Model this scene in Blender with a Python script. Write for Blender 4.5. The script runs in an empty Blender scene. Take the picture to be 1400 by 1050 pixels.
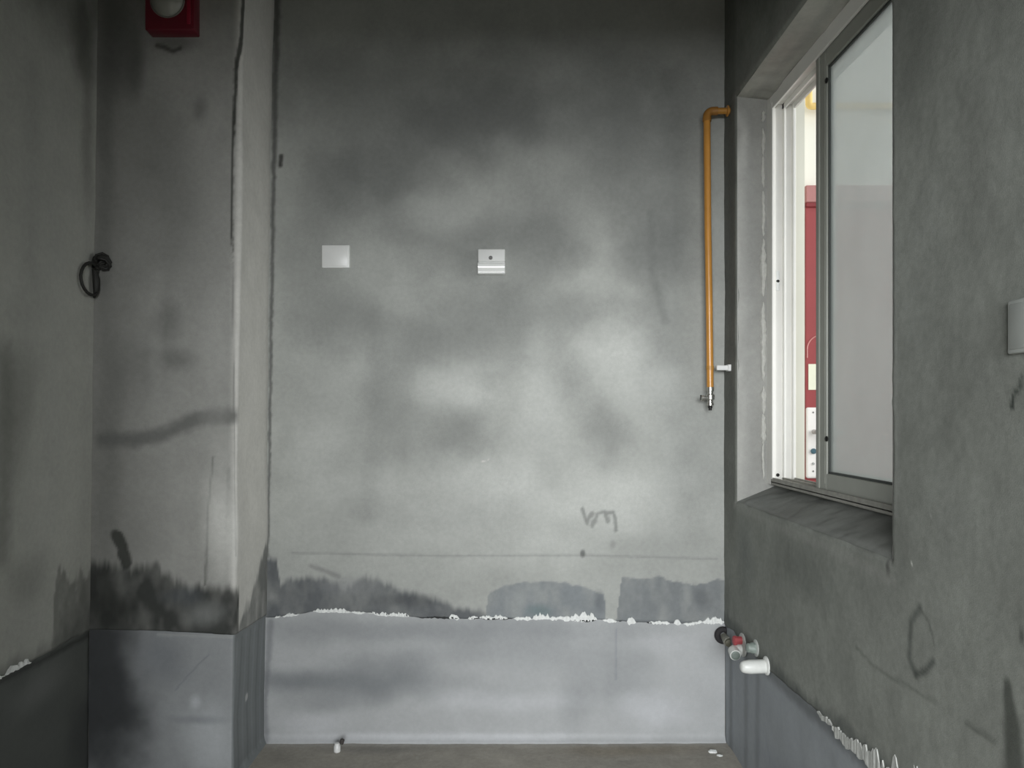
# Unfinished kitchen in bare cement plaster: camera in the doorway, looking along +Y at the end wall.
import bpy, bmesh, math, random
import numpy as np
from mathutils import Vector, Matrix
random.seed(4)
S = bpy.context.scene
C = S.collection
PI = math.pi

# ------------------------------------------------------------------ camera, world, lights, exposure
F, CX, CY, EYE = 1050.0, 690.0, 568.0, 1.22        # surveyed focal length (px), vanishing point, eye height
cd = bpy.data.cameras.new('camera'); cam = bpy.data.objects.new('camera', cd); C.objects.link(cam)
cam.location = (0, 0, EYE); cam.rotation_euler = (PI/2, 0, 0)
cd.sensor_width = 36; cd.lens = 36*F/1400; cd.shift_x = 10/1400; cd.shift_y = 43/1400; cd.clip_start = .02
S.camera = cam

w = bpy.data.worlds.new('overcast_sky'); S.world = w; w.use_nodes = True
w.node_tree.nodes['Background'].inputs[0].default_value = (.80, .90, 1, 1)
w.node_tree.nodes['Background'].inputs[1].default_value = .6

def area(name, loc, target, sx, sy, power, col, spread=180):
    l = bpy.data.lights.new(name, 'AREA'); l.shape = 'RECTANGLE'; l.size = sx; l.size_y = sy
    l.energy = power; l.color = col; l.spread = math.radians(spread)
    o = bpy.data.objects.new(name, l); C.objects.link(o); o.location = loc
    o.rotation_euler = (Vector(target)-Vector(loc)).to_track_quat('-Z', 'Y').to_euler()
    return o
# daylight in the balcony opening of the room behind the camera, and on the open walkway past the window
area('balcony_daylight', (-.4, -3.80, 1.75), (.0, 2.8, .7), 4.0, 1.5, 570, (.97, .99, 1))
area('walkway_daylight', (3.4, 1.75, 2.1), (.6, 2.6, 1.4), 1.9, 1.9, 85, (1, .99, .95))
S.view_settings.view_transform = 'Standard'; S.view_settings.look = 'None'
S.view_settings.gamma = 1; S.view_settings.use_curve_mapping = False
S.view_settings.exposure = 0.0
S.cycles.use_denoising = True
S.cycles.max_bounces = 8

# ------------------------------------------------------------------ helpers
def lin(c):
    c = np.asarray(c, float)/255
    return np.where(c <= .04045, c/12.92, ((c+.055)/1.055)**2.4)

def mat(name, rgb, rough=.6, metal=0, noise=.0, nscale=30, bump=.0, spec=.5, coat=0):
    m = bpy.data.materials.new(name); m.use_nodes = True; nt = m.node_tree; b = nt.nodes['Principled BSDF']
    c = lin(rgb); b.inputs['Base Color'].default_value = (*c, 1)
    b.inputs['Roughness'].default_value = rough; b.inputs['Metallic'].default_value = metal
    b.inputs['Specular IOR Level'].default_value = spec; b.inputs['Coat Weight'].default_value = coat
    tc = nt.nodes.new('ShaderNodeTexCoord'); n = nt.nodes.new('ShaderNodeTexNoise')
    n.inputs['Scale'].default_value = nscale; n.inputs['Detail'].default_value = 5
    nt.links.new(tc.outputs['Object'], n.inputs['Vector'])
    if noise:
        mr = nt.nodes.new('ShaderNodeMapRange'); mr.inputs[3].default_value = 1-noise; mr.inputs[4].default_value = 1+noise
        mr.inputs[1].default_value = .25; mr.inputs[2].default_value = .75
        mx = nt.nodes.new('ShaderNodeVectorMath'); mx.operation = 'SCALE'; mx.inputs[0].default_value = c
        nt.links.new(n.outputs['Fac'], mr.inputs[0]); nt.links.new(mr.outputs[0], mx.inputs['Scale'])
        nt.links.new(mx.outputs[0], b.inputs['Base Color'])
    if bump:
        bp = nt.nodes.new('ShaderNodeBump'); bp.inputs['Strength'].default_value = bump; bp.inputs['Distance'].default_value = .002
        nt.links.new(n.outputs['Fac'], bp.inputs['Height']); nt.links.new(bp.outputs[0], b.inputs['Normal'])
    return m

def cement(name, grain=.05, rough=.85, bump=.35, spec=.25):
    """bare cement: the stain map of the mesh (attribute 'stain') times fine grain, sandy relief"""
    m = bpy.data.materials.new(name); m.use_nodes = True; nt = m.node_tree; b = nt.nodes['Principled BSDF']
    b.inputs['Roughness'].default_value = rough; b.inputs['Specular IOR Level'].default_value = spec
    at = nt.nodes.new('ShaderNodeAttribute'); at.attribute_name = 'stain_shade'
    tc = nt.nodes.new('ShaderNodeTexCoord')
    sc = None
    for s, a in ((9, grain), (60, grain), (420, grain*1.2)):
        n = nt.nodes.new('ShaderNodeTexNoise'); n.inputs['Scale'].default_value = s; n.inputs['Detail'].default_value = 6
        nt.links.new(tc.outputs['Object'], n.inputs['Vector'])
        mr = nt.nodes.new('ShaderNodeMapRange'); mr.inputs[1].default_value = .3; mr.inputs[2].default_value = .7
        mr.inputs[3].default_value = 1-a; mr.inputs[4].default_value = 1+a
        nt.links.new(n.outputs['Fac'], mr.inputs[0])
        if sc is None: sc = mr.outputs[0]
        else:
            mm = nt.nodes.new('ShaderNodeMath'); mm.operation = 'MULTIPLY'
            nt.links.new(sc, mm.inputs[0]); nt.links.new(mr.outputs[0], mm.inputs[1]); sc = mm.outputs[0]
    vs = nt.nodes.new('ShaderNodeVectorMath'); vs.operation = 'SCALE'
    nt.links.new(at.outputs['Color'], vs.inputs[0]); nt.links.new(sc, vs.inputs['Scale'])
    nt.links.new(vs.outputs[0], b.inputs['Base Color'])
    bp = nt.nodes.new('ShaderNodeBump'); bp.inputs['Strength'].default_value = bump; bp.inputs['Distance'].default_value = .0015
    nt.links.new(sc, bp.inputs['Height']); nt.links.new(bp.outputs[0], b.inputs['Normal'])
    return m

def link(name, me, m, parent=None, kind=None):
    o = bpy.data.objects.new(name, me); C.objects.link(o)
    if m: me.materials.append(m)
    if parent: o.parent = parent; o.matrix_parent_inverse = Matrix.Translation(parent.location).inverted() if parent.location.length else Matrix()
    if kind: o['kind'] = kind
    return o

def obj(name, bm, m, parent=None, kind=None, smooth=False):
    me = bpy.data.meshes.new(name); bmesh.ops.recalc_face_normals(bm, faces=bm.faces); bm.to_mesh(me); bm.free()
    if smooth:
        me.polygons.foreach_set('use_smooth', [True]*len(me.polygons))
        try: me.set_sharp_from_angle(angle=math.radians(40))
        except Exception: pass
    return link(name, me, m, parent, kind)

def thing(name, label, cat, loc, group=None):
    o = bpy.data.objects.new(name, None); C.objects.link(o); o.location = loc; o.empty_display_size = .05
    o['label'] = label; o['category'] = cat
    if group: o['group'] = group
    return o

def box(bm, a, b, bev=0, seg=2):
    a, b = Vector(a), Vector(b)
    r = bmesh.ops.create_cube(bm, size=1, matrix=Matrix.Translation((a+b)/2) @ Matrix.Diagonal((*(b-a), 1)))
    if bev:
        es = {e for v in r['verts'] for e in v.link_edges}
        bmesh.ops.bevel(bm, geom=list(es), offset=bev, segments=seg, affect='EDGES', profile=.5)
    return bm

def frame_to(axis):
    z = Vector(axis).normalized(); return z.to_track_quat('Z', 'Y').to_matrix().to_4x4()

def lathe(bm, prof, base, axis, n=28):
    """prof = [(radius, distance along axis)]; closed at both ends"""
    M = Matrix.Translation(base) @ frame_to(axis); rings = []
    for r, h in prof:
        rings.append([bm.verts.new(M @ Vector((r*math.cos(2*PI*k/n), r*math.sin(2*PI*k/n), h))) for k in range(n)])
    for A, B in zip(rings, rings[1:]):
        for k in range(n): bm.faces.new((A[k], A[(k+1) % n], B[(k+1) % n], B[k]))
    bm.faces.new(rings[0][::-1]); bm.faces.new(rings[-1])
    return bm

def tube(bm, pts, r, n=14):
    pts = [Vector(p) for p in pts]; rings = []; prev = None
    for i, p in enumerate(pts):
        t = (pts[min(i+1, len(pts)-1)] - pts[max(i-1, 0)]).normalized()
        if prev is None: a = t.orthogonal().normalized()
        else: a = (prev - t*prev.dot(t)).normalized()
        prev = a; b = t.cross(a); rr = r[i] if isinstance(r, (list, tuple)) else r
        rings.append([bm.verts.new(p + (a*math.cos(2*PI*k/n) + b*math.sin(2*PI*k/n))*rr) for k in range(n)])
    for A, B in zip(rings, rings[1:]):
        for k in range(n): bm.faces.new((A[k], A[(k+1) % n], B[(k+1) % n], B[k]))
    bm.faces.new(rings[0][::-1]); bm.faces.new(rings[-1])
    return bm

def arc(c, r, a0, a1, e1, e2, n=8):
    c, e1, e2 = Vector(c), Vector(e1), Vector(e2)
    return [c + e1*r*math.cos(a0+(a1-a0)*k/n) + e2*r*math.sin(a0+(a1-a0)*k/n) for k in range(n+1)]

# value noise on numpy arrays
_T = np.random.RandomState(7).rand(8, 256, 256)
def vn(x, y, seed=0):
    x = np.asarray(x, float); y = np.asarray(y, float)
    xi = np.floor(x).astype(int); yi = np.floor(y).astype(int); fx = x-xi; fy = y-yi
    fx = fx*fx*(3-2*fx); fy = fy*fy*(3-2*fy); T = _T[seed % 8]
    g = lambda a, b: T[(a+seed*31) % 256, (b+seed*17) % 256]
    return (g(xi, yi)*(1-fx)+g(xi+1, yi)*fx)*(1-fy) + (g(xi, yi+1)*(1-fx)+g(xi+1, yi+1)*fx)*fy - .5
def fbm(x, y, f, seed=0, octv=4):
    s = 0; a = 1
    for k in range(octv): s = s + a*vn(x*f*2**k+k*13.7, y*f*2**k+k*5.1, seed+k); a *= .5
    return s
def sst(x, a, b):
    t = np.clip((x-a)/(b-a), 0, 1); return t*t*(3-2*t)

class Paint:
    """stain map of one wall: u along the wall, z up, both in metres; holds some painted light and shade; colours in sRGB 0..255"""
    def __init__(s, u, z, base, seed=0):
        s.u, s.z, s.seed = u, z, seed
        s.c = np.ones(u.shape+(3,))*lin(base)
        s.wu = fbm(u, z, 6, seed+1); s.wz = fbm(u, z, 6, seed+2)
        s.fu = fbm(u, z, 45, seed+3, 3); s.fz = fbm(u, z, 45, seed+4, 3)
    def mix(s, k, col):
        k = np.clip(k, 0, 1)[..., None]; s.c = s.c*(1-k) + lin(col)*k
    def blob(s, cu, cz, ru, rz, col, a=1, soft=.9, warp=.25):
        u = s.u + s.wu*ru*warp*1.6; z = s.z + s.wz*rz*warp*1.6
        d = np.sqrt(((u-cu)/ru)**2 + ((z-cz)/rz)**2)
        s.mix(a*(1-sst(d, 1-soft, 1+.05)), col)
    def line(s, pts, r, col, a=1, soft=.5, warp=.3):
        rs = list(r) if isinstance(r, (list, tuple)) else [r]*len(pts)
        u = s.u + s.fu*rs[0]*warp; z = s.z + s.fz*rs[0]*warp; best = np.full(u.shape, 9.)
        for (a0, b0), (a1, b1), r0, r1 in zip(pts, pts[1:], rs, rs[1:]):
            du, dz = a1-a0, b1-b0; L = du*du+dz*dz+1e-9
            t = np.clip(((u-a0)*du+(z-b0)*dz)/L, 0, 1)
            best = np.minimum(best, np.hypot(u-a0-t*du, z-b0-t*dz)/(r0+(r1-r0)*t))
        s.mix(a*(1-sst(best, 1-soft, 1.0+soft*.3)), col)
    def below(s, pts, zlow, col, a=1, soft=.02, rag=.01, freq=40, brush=0):
        """region under a curve of (u, z) points and above zlow"""
        p = sorted(pts); h = np.interp(s.u, [q[0] for q in p], [q[1] for q in p])
        h = h + fbm(s.u, s.z*.25, freq, s.seed+5, 3)*rag
        if brush: h = h + fbm(s.u, s.z*.05, 120, s.seed+2, 2)*brush
        k = (1-sst(s.z, h-soft, h+soft*.3))*np.clip(.88+.5*fbm(s.u, s.z*.5, 22, s.seed, 3), 0, 1)*(s.u >= p[0][0])*(s.u <= p[-1][0])*(s.z >= zlow)
        s.mix(a*k, col)
    def grad(s, amp, f, seed, stretch=1):
        n = fbm(s.u, s.z*stretch, f, seed, 4); s.c = s.c*(1+amp*n)[..., None]

def sheet(name, us, zs, joint, posf, paintf, dispf, m, parent=None, kind=None, hole=None, lip=0, anchor='top'):
    """wall surface as a fine grid. us, zs: sample lines; joint(u): ragged line that the zs[0] (anchor top) or
    zs[-1] row follows; posf(u) -> x, y, nx, ny ; lip: returned edge along the ragged line"""
    U, Z = np.meshgrid(us, zs); J = joint(us)[None, :]
    if anchor == 'top': k = np.clip(1-(Z-zs[0])/.16, 0, 1); Zw = Z + (J-zs[0])*k
    else: k = np.clip(1-(zs[-1]-Z)/.16, 0, 1); Zw = Z + (J-zs[-1])*k
    D = dispf(U, Zw)
    P = paintf(U, Zw)
    col = P.c
    if lip:
        row = 0 if anchor == 'top' else -1
        l = np.full((1, U.shape[1]), -abs(lip)) + D[[row]]
        if anchor == 'top':
            U = np.vstack((U[:1], U)); Zw = np.vstack((Zw[:1]+.001, Zw)); D = np.vstack((l, D)); col = np.concatenate((col[:1], col))
        else:
            U = np.vstack((U, U[-1:])); Zw = np.vstack((Zw, Zw[-1:])); D = np.vstack((D, l)); col = np.concatenate((col, col[-1:]))
    x, y, nx, ny = posf(U, Zw)
    co = np.stack((x+nx*D, y+ny*D, Zw), -1).reshape(-1, 3)
    nr, nc = U.shape; idx = np.arange(nr*nc).reshape(nr, nc)
    q = np.stack((idx[:-1, :-1], idx[:-1, 1:], idx[1:, 1:], idx[1:, :-1]), -1).reshape(-1, 4)
    if hole:
        u0, u1, z0, z1 = hole; cu = (U[:-1, :-1]+U[1:, 1:])/2; cz = (Zw[:-1, :-1]+Zw[1:, 1:])/2
        keep = ~((cu > u0) & (cu < u1) & (cz > z0) & (cz < z1)); q = q[keep.reshape(-1)]
    me = bpy.data.meshes.new(name); me.vertices.add(len(co)); me.vertices.foreach_set('co', co.ravel())
    me.loops.add(q.size); me.loops.foreach_set('vertex_index', q.ravel().astype(np.int32))
    me.polygons.add(len(q)); me.polygons.foreach_set('loop_start', np.arange(0, q.size, 4, dtype=np.int32))
    me.polygons.foreach_set('use_smooth', np.ones(len(q), bool))
    me.update(); me.validate()
    a = me.attributes.new('stain_shade', 'FLOAT_COLOR', 'POINT')
    a.data.foreach_set('color', np.concatenate((col.reshape(-1, 3), np.ones((len(co), 1))), 1).ravel().astype(np.float32))
    return link(name, me, m, parent, kind)

def ragged(name, runs, jointf, posf, off, thick, m, parent, step=.004, seed=3, label=None, sm=.35):
    """torn plaster lip standing proud along the joint: runs = (u0, u1, height up, height down)"""
    bm = bmesh.new(); rnd = random.Random(seed)
    for u0, u1, hu, hd in runs:
        n = max(3, int((u1-u0)/step)); top = []; bot = []; ra = rb = .5
        for k in range(n+1):
            u = u0+(u1-u0)*k/n; e = min(1, 5*min(k, n-k)/n+.15)
            j = float(jointf(np.array([u]))[0])
            ra = ra*sm+rnd.random()*(1-sm); rb = rb*sm+rnd.random()*(1-sm); a = j + hu*e*(.15+1.1*ra); b = j - hd*e*(.15+1.1*rb) - .0006
            x, y, nx, ny = [float(v[0]) for v in posf(np.array([u]), np.array([j]))]
            d0 = off - .004; d1 = off + thick*(.5+rnd.random()*.8)
            top.append([bm.verts.new((x+nx*d0, y+ny*d0, a)), bm.verts.new((x+nx*d1, y+ny*d1, a-.0006))])
            bot.append([bm.verts.new((x+nx*d0, y+ny*d0, b)), bm.verts.new((x+nx*d1, y+ny*d1, b+.0006))])
        for k in range(n):
            A, B, Cc, Dd = top[k], top[k+1], bot[k], bot[k+1]
            bm.faces.new((A[1], B[1], Dd[1], Cc[1])); bm.faces.new((A[0], B[0], B[1], A[1])); bm.faces.new((Cc[1], Dd[1], Dd[0], Cc[0]))
        for A, Cc in ((top[0], bot[0]), (top[-1], bot[-1])): bm.faces.new((A[0], A[1], Cc[1], Cc[0]))
    o = obj(name, bm, m, parent, 'stuff')
    if label: o['label'] = label
    return o

# survey of the photograph: a point of the picture on the plane of each wall -> metres on that wall
YB, XR, XL, YP, XP, LEAN = 2.87, .82, -1.362, 2.54, -.883, .0118
def Bk(px, py): return ((px-CX)/F*YB, EYE-(py-CY)/F*YB)
def Pl(px, py): z = EYE-(py-CY)/F*YP; return ((px-CX)/F*YP - LEAN*(z-EYE), z)
def Rt(px, py): y = XR*F/(px-CX); return (y, EYE-(py-CY)*y/F)
def Lf(px, py): y = -XL*F/(CX-px); return (y, EYE-(py-CY)*y/F)
def pts(fn, *p): return [fn(*q) for q in p]

CEIL = 2.78
M_plaster = cement('cement_plaster')
M_sandy = cement('sandy_cement_plaster', grain=.08, bump=.6)
M_coat = cement('waterproof_cement_coat', grain=.035, rough=.62, bump=.15, spec=.4)
M_back = mat('rough_masonry', (110, 110, 106), .95, noise=.1, nscale=12)
M_torn = mat('torn_white_plaster', (226, 228, 226), .8, noise=.12, nscale=120, bump=.4)
M_white = mat('white_plastic', (225, 226, 224), .35, noise=.03)
M_pvc = mat('white_pvc_profile', (232, 231, 226), .38, noise=.03, nscale=14)

# ------------------------------------------------------------------ back wall
def j_back(u):
    pu = [(Bk(x, y)) for x, y in ((340, 846), (375, 845), (400, 840), (430, 836), (500, 838), (570, 843), (620, 845), (700, 845), (760, 846), (830, 848), (870, 851), (930, 852), (1000, 850))]
    return np.interp(u, [p[0] for p in pu], [p[1] for p in pu]) + fbm(u, u*0+.3, 22, 2, 4)*.007
def pos_back(U, Z): return U, np.full_like(U, YB), np.zeros_like(U), -np.ones_like(U)
def disp_back(U, Z):
    d = fbm(U, Z, 2.2, 1, 3)*.006 + fbm(U, Z, 14, 4, 3)*.0012
    return d
B_ = lambda px, py, rx, ry: (*Bk(px, py), rx*YB/F, ry*YB/F)
def paint_back_up(U, Z):
    P = Paint(U, Z, (166, 168, 164), 0); P.grad(.12, 3, 5)
    P.grad(.05, 16, 2)
    dk = (112, 114, 112)
    for px, py, rx, ry, a in ((520, 250, 110, 110, .75), (470, 120, 140, 90, .5), (660, 170, 160, 90, .85), (860, 190, 120, 130, .8), (900, 330, 80, 110, .75),
                              (700, 120, 260, 80, .4), (640, 330, 90, 60, .55), (740, 320, 80, 90, .7), (470, 430, 80, 60, .45), (570, 470, 70, 60, .5), (680, 440, 110, 80, .55),
                              (800, 430, 80, 40, .4), (620, 590, 60, 70, .5), (530, 560, 60, 90, .35), (830, 600, 55, 60, .55), (900, 470, 60, 110, .3),
                              (420, 330, 60, 150, .35), (640, 700, 130, 40, .35), (500, 700, 70, 40, .25), (780, 520, 60, 50, .3), (950, 640, 40, 100, .22), (740, 600, 30, 70, .25),
                              (900, 740, 100, 40, .12), (450, 640, 60, 50, .2)):
        P.blob(*B_(px, py, rx*1.15, ry*1.15), dk, a)
    for px, py, rx, ry, a in ((620, 530, 60, 50, .6), (730, 560, 50, 110, .45), (850, 470, 70, 55, .5), (430, 620, 50, 90, .4), (880, 520, 70, 60, .35), (600, 290, 80, 40, .35), (860, 690, 110, 60, .35), (690, 660, 70, 60, .3)):
        P.blob(*B_(px, py, rx, ry), (196, 198, 194), a)
    P.blob(*B_(680, 690, 380, 100), (200, 202, 198), .4)  # wide pale band paints the stronger light low on the wall
    # damp edge along the gas pipe and the corner
    P.line(pts(Bk, (890, 290), (893, 380), (910, 440)), .02, dk, .35, .95)
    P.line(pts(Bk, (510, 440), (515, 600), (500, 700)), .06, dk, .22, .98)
    # trowel line and scribbled smudge
    P.line(pts(Bk, (400, 756), (600, 760), (800, 759), (980, 764)), .006, (124, 126, 124), .42, .95)
    sm = (104, 106, 104)
    P.line(pts(Bk, (797, 697), (803, 716), (809, 702)), .0105, sm, .62, .8, .9)
    P.line(pts(Bk, (811, 718), (816, 703), (826, 699)), .0105, sm, .55, .8, .9)
    P.line(pts(Bk, (830, 712), (829, 702), (838, 699), (841, 710), (842, 724)), .0115, sm, .62, .8, .9)
    P.blob(*B_(838, 745, 7, 9), sm, .35); P.blob(*B_(797, 756, 5, 7), sm, .9, .6)
    P.line(pts(Bk, (655, 632), (668, 629)), .002, (208, 206, 202), .9, .5)
    P.line(pts(Bk, (384, 213), (383, 226)), .011, (60, 60, 58), .9, .7)
    # dark strip in the corner towards the pillar
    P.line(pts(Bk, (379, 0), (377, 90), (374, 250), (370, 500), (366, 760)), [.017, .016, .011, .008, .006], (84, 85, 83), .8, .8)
    # smears of coating drawn above the joint
    P.below(pts(Bk, (360, 758), (378, 764), (384, 800), (398, 786), (440, 788), (470, 802), (500, 788), (545, 800), (590, 815), (625, 826), (665, 838), (670, 850)), .4, (92, 95, 98), .95, .026, .018, 22, .016)
    P.blob(*B_(470, 800, 60, 20), (128, 130, 132), .5); P.blob(*B_(560, 822, 60, 14), (70, 72, 74), .5)
    P.below(pts(Bk, (664, 838), (668, 812), (690, 799), (720, 795), (775, 796), (812, 806), (826, 812), (829, 850)), .4, (126, 131, 134), .95, .006, .008)
    P.blob(*B_(735, 836, 24, 13), (108, 122, 124), .8); P.blob(*B_(820, 822, 10, 22), (104, 108, 112), .7)
    P.below(pts(Bk, (842, 850), (850, 790), (905, 788), (930, 797), (950, 800), (960, 796), (990, 792), (1005, 790)), .4, (122, 126, 128), .95, .005, .012)
    P.blob(*B_(960, 812, 24, 22), (98, 101, 103), .6, warp=.6)
    P.line(pts(Bk, (425, 774), (448, 782), (462, 788)), .012, (112, 112, 112), .5, .95)
    P.line(pts(Bk, (380, 842), (990, 852)), .008, (88, 92, 96), .55, .9)
    return P
def paint_back_low(U, Z):
    P = Paint(U, Z, (170, 172, 173), 3); P.grad(.07, 4, 6)
    for px, py, rx, ry, a in ((600, 860, 330, 22, .5), (420, 930, 110, 22, .75), (520, 920, 90, 45, .65), (560, 940, 180, 26, .35), (700, 890, 160, 36, .35), (850, 930, 60, 50, .35),
                              (790, 960, 30, 60, .3), (440, 960, 60, 18, .4)):
        P.blob(*B_(px, py, rx*1.2, ry*1.2), (116, 120, 123), a)
    for px, py, rx, ry, a in ((900, 970, 60, 40, .5), (430, 990, 60, 22, .4), (700, 960, 170, 20, .3), (900, 880, 60, 20, .2), (600, 1008, 330, 9, .5)):
        P.blob(*B_(px, py, rx*1.1, ry), (200, 202, 206), a)
    P.line(pts(Bk, (842, 860), (842, 930)), .004, (120, 126, 132), .5, .9)
    P.line(pts(Bk, (370, 850), (362, 960), (364, 1020)), [.016, .012, .018], (110, 112, 116), .6, .9)
    return P
ub = np.arange(-.93, .8265, .0055); 
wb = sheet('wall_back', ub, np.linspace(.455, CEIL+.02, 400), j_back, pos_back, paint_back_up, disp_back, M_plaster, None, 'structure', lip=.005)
bk = bmesh.new(); box(bk, (-1.56, YB+.012, -.1), (1.02, YB+.22, CEIL+.1)); obj('masonry', bk, M_back, wb)
cb = sheet('waterproof_coat', ub, np.concatenate((np.linspace(-.01, .455, 86),)), j_back, pos_back, paint_back_low, lambda U, Z: disp_back(U, Z)*.8-.003+.02*np.clip(1-Z/.03, 0, 1)**2, M_coat, wb, lip=.002, anchor='bot')
cb['label'] = 'blue-grey cement coating below the torn white joint'
def runs(fn, *r): return [(*sorted((fn(a, 0)[0], fn(b, 0)[0])), hu, hd) for a, b, hu, hd in r]
ragged('torn_plaster_edge', runs(Bk, (376, 384, .005, .003), (386, 410, .008, .004), (428, 480, .014, .004), (480, 500, .006, .004), (502, 534, .011, .005), (532, 560, .017, .004),
       (614, 628, .012, .008), (640, 654, .008, .005), (655, 694, .013, .006), (702, 728, .011, .007), (728, 752, .026, .005), (750, 782, .012, .010), (778, 816, .028, .008), (824, 843, .008, .010),
       (857, 869, .018, .012), (887, 916, .007, .008), (921, 931, .018, .005), (934, 962, .007, .009), (960, 990, .018, .010)), j_back, pos_back, .001, .0035, M_torn, wb, .0045, 5,
       'broken white plaster edge along the joint')
o = ragged('open_joint_gap', runs(Bk, (570, 628, .004, .005), (640, 700, .001, .006), (780, 816, .001, .008), (846, 850, .003, .004), (884, 900, .001, .005)), j_back, pos_back, .003, .001,
           mat('dark_gap', (48, 50, 50), .9, noise=.2), wb, .006, 31, 'dark open stretch of the joint')

# ------------------------------------------------------------------ pillar in the left corner (front face, rounded arris, side face)
R_ = .014; L1 = XP-R_-XL; L2 = L1+R_*PI/2; L3 = L2+(YB+.01-YP-R_)
def pos_pil(U, Z):
    t = np.clip((U-L1)/(L2-L1), 0, 1)*PI/2
    x = np.where(U < L1, XL+U, np.where(U < L2, XP-R_+R_*np.sin(t), XP))
    y = np.where(U < L1, YP, np.where(U < L2, YP+R_-R_*np.cos(t), YP+R_+U-L2))
    return x + LEAN*(Z-EYE), y, np.sin(t), -np.cos(t)
def j_pil(u):
    return np.interp(u, [0, .25, L1, L3], [.512, .506, .494, .474]) + fbm(u, u*0+.7, 18, 3, 3)*.004
def Pf(px, py): x, z = Pl(px, py); return (x-XL, z)             # point on the front face
def Ps(px, py):                                                 # point on the side face
    y = -XP*F/(CX-px); return (L2+y-YP-R_, EYE-(py-CY)*y/F)
F_ = lambda px, py, rx, ry: (*Pf(px, py), rx*YP/F, ry*YP/F)
def disp_pil(U, Z): return fbm(U, Z, 2.5, 3, 3)*.008 + fbm(U, Z, 16, 5, 3)*.0014
def paint_pil(U, Z):
    P = Paint(U, Z, (160, 160, 156), 2); P.grad(.12, 3.5, 4, .5)
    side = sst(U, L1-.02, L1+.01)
    P.mix((1-sst(U, .02, .28))*.5, (104, 104, 100)); P.mix(side*.9, (206, 205, 200))  # left-hand shade and window light on the side face put into the colour
    dk = (96, 97, 94)
    for px, py, rx, ry, a in ((160, 60, 40, 90, .7), (185, 90, 16, 60, .6), (240, 60, 50, 16, .6), (275, 150, 14, 26, .5), (230, 250, 60, 160, .4), (230, 440, 26, 40, .5), (235, 490, 40, 20, .5),
                              (145, 200, 16, 300, .4), (150, 600, 26, 200, .35), (190, 500, 70, 60, .35)):
        P.blob(*F_(px, py, rx*1.1, ry*1.1), dk, a)
    P.line(pts(Pf, (140, 602), (190, 600), (225, 592), (270, 572), (318, 568)), .034, (98, 99, 97), .75, .85)
    P.line(pts(Pf, (215, 62), (238, 70), (246, 66)), .010, (62, 62, 58), .7, .7)
    P.line(pts(Pf, (333, -10), (330, 50), (323, 95), (319, 190), (318, 290), (318, 360)), [.008, .008, .008, .0055, .005, .003], (58, 60, 56), .9, .5)
    P.line(pts(Pf, (318, 360), (320, 560), (322, 760)), .003, (92, 93, 90), .5, .8)
    P.line(pts(Pf, (291, 625), (284, 700), (281, 800)), .0045, (88, 90, 86), .75, .7)
    P.line(pts(Pf, (312, 640), (310, 720)), .006, (100, 101, 98), .5, .9)
    P.line(pts(Pf, (215, 380), (212, 560)), .03, (172, 172, 168), .25, .95)
    P.blob(*F_(300, 710, 42, 120), (214, 214, 209), .8); P.blob(*F_(295, 500, 30, 200), (172, 172, 168), .4)  # right edge lightened in colour, where the light falls
    # spilled bitumen-dark smear above the joint
    P.line(pts(Pf, (159, 732), (166, 745), (172, 770)), .022, (62, 64, 60), .92, .4)
    P.below(pts(Pf, (120, 766), (150, 768), (172, 766), (186, 776), (204, 770), (214, 766), (226, 772), (236, 784), (262, 796), (285, 798), (326, 806), (334, 812)), .4, (60, 62, 60), .97, .035, .022, 25, .03)
    P.blob(*F_(150, 820, 50, 70), (46, 48, 45), .7, warp=.5)
    P.blob(*F_(275, 838, 46, 26), (128, 130, 128), .85); P.blob(*F_(245, 815, 40, 20), (92, 96, 100), .6)
    # side face: painted darker at the bottom, the brush edge slanting
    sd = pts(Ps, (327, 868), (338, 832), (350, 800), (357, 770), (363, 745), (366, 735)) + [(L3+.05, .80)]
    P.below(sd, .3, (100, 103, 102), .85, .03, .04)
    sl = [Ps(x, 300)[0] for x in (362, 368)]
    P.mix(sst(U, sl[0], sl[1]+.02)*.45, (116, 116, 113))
    return P
def paint_pil_low(U, Z):
    P = Paint(U, Z, (152, 155, 157), 5); P.grad(.12, 4, 2, .4)
    P.blob(*F_(140, 950, 86, 200), (56, 58, 60), .95, .7); P.blob(*F_(225, 900, 40, 50), (112, 116, 122), .5)  # first blob: dark coating and the shadow on the left painted as one
    P.blob(*F_(290, 1000, 60, 70), (184, 188, 191), .7); P.blob(*F_(265, 960, 12, 16), (196, 200, 204), .6); P.blob(*F_(275, 985, 60, 9), (120, 124, 130), .5)  # first blob paints the light towards the bottom right
    P.line(pts(Pf, (215, 868), (325, 872)), .006, (168, 170, 170), .55, .8)
    P.line(pts(Pf, (238, 945), (260, 920), (285, 895)), .003, (120, 124, 130), .5)
    s = sst(U, L1+.002, L1+.012); P.mix(s*.8, (116, 121, 122))
    for k in range(7):
        a = L2+.02+k*.045; P.line([(a, .46), (a-.03, .22), (a-.02, .02)], .010, (96, 100, 102) if k % 2 else (140, 145, 148), .5, .9)
    P.blob(*Ps(343, 953), .016, .016, (190, 190, 190), .9, .4)
    return P
up = np.concatenate((np.linspace(-.005, L1, 76), np.linspace(L1, L2, 8)[1:], np.linspace(L2, L3, 56)[1:]))
pl = sheet('wall_pillar', up, np.linspace(.50, CEIL+.02, 360), j_pil, pos_pil, paint_pil, disp_pil, M_plaster, None, 'structure', lip=.006)
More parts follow.
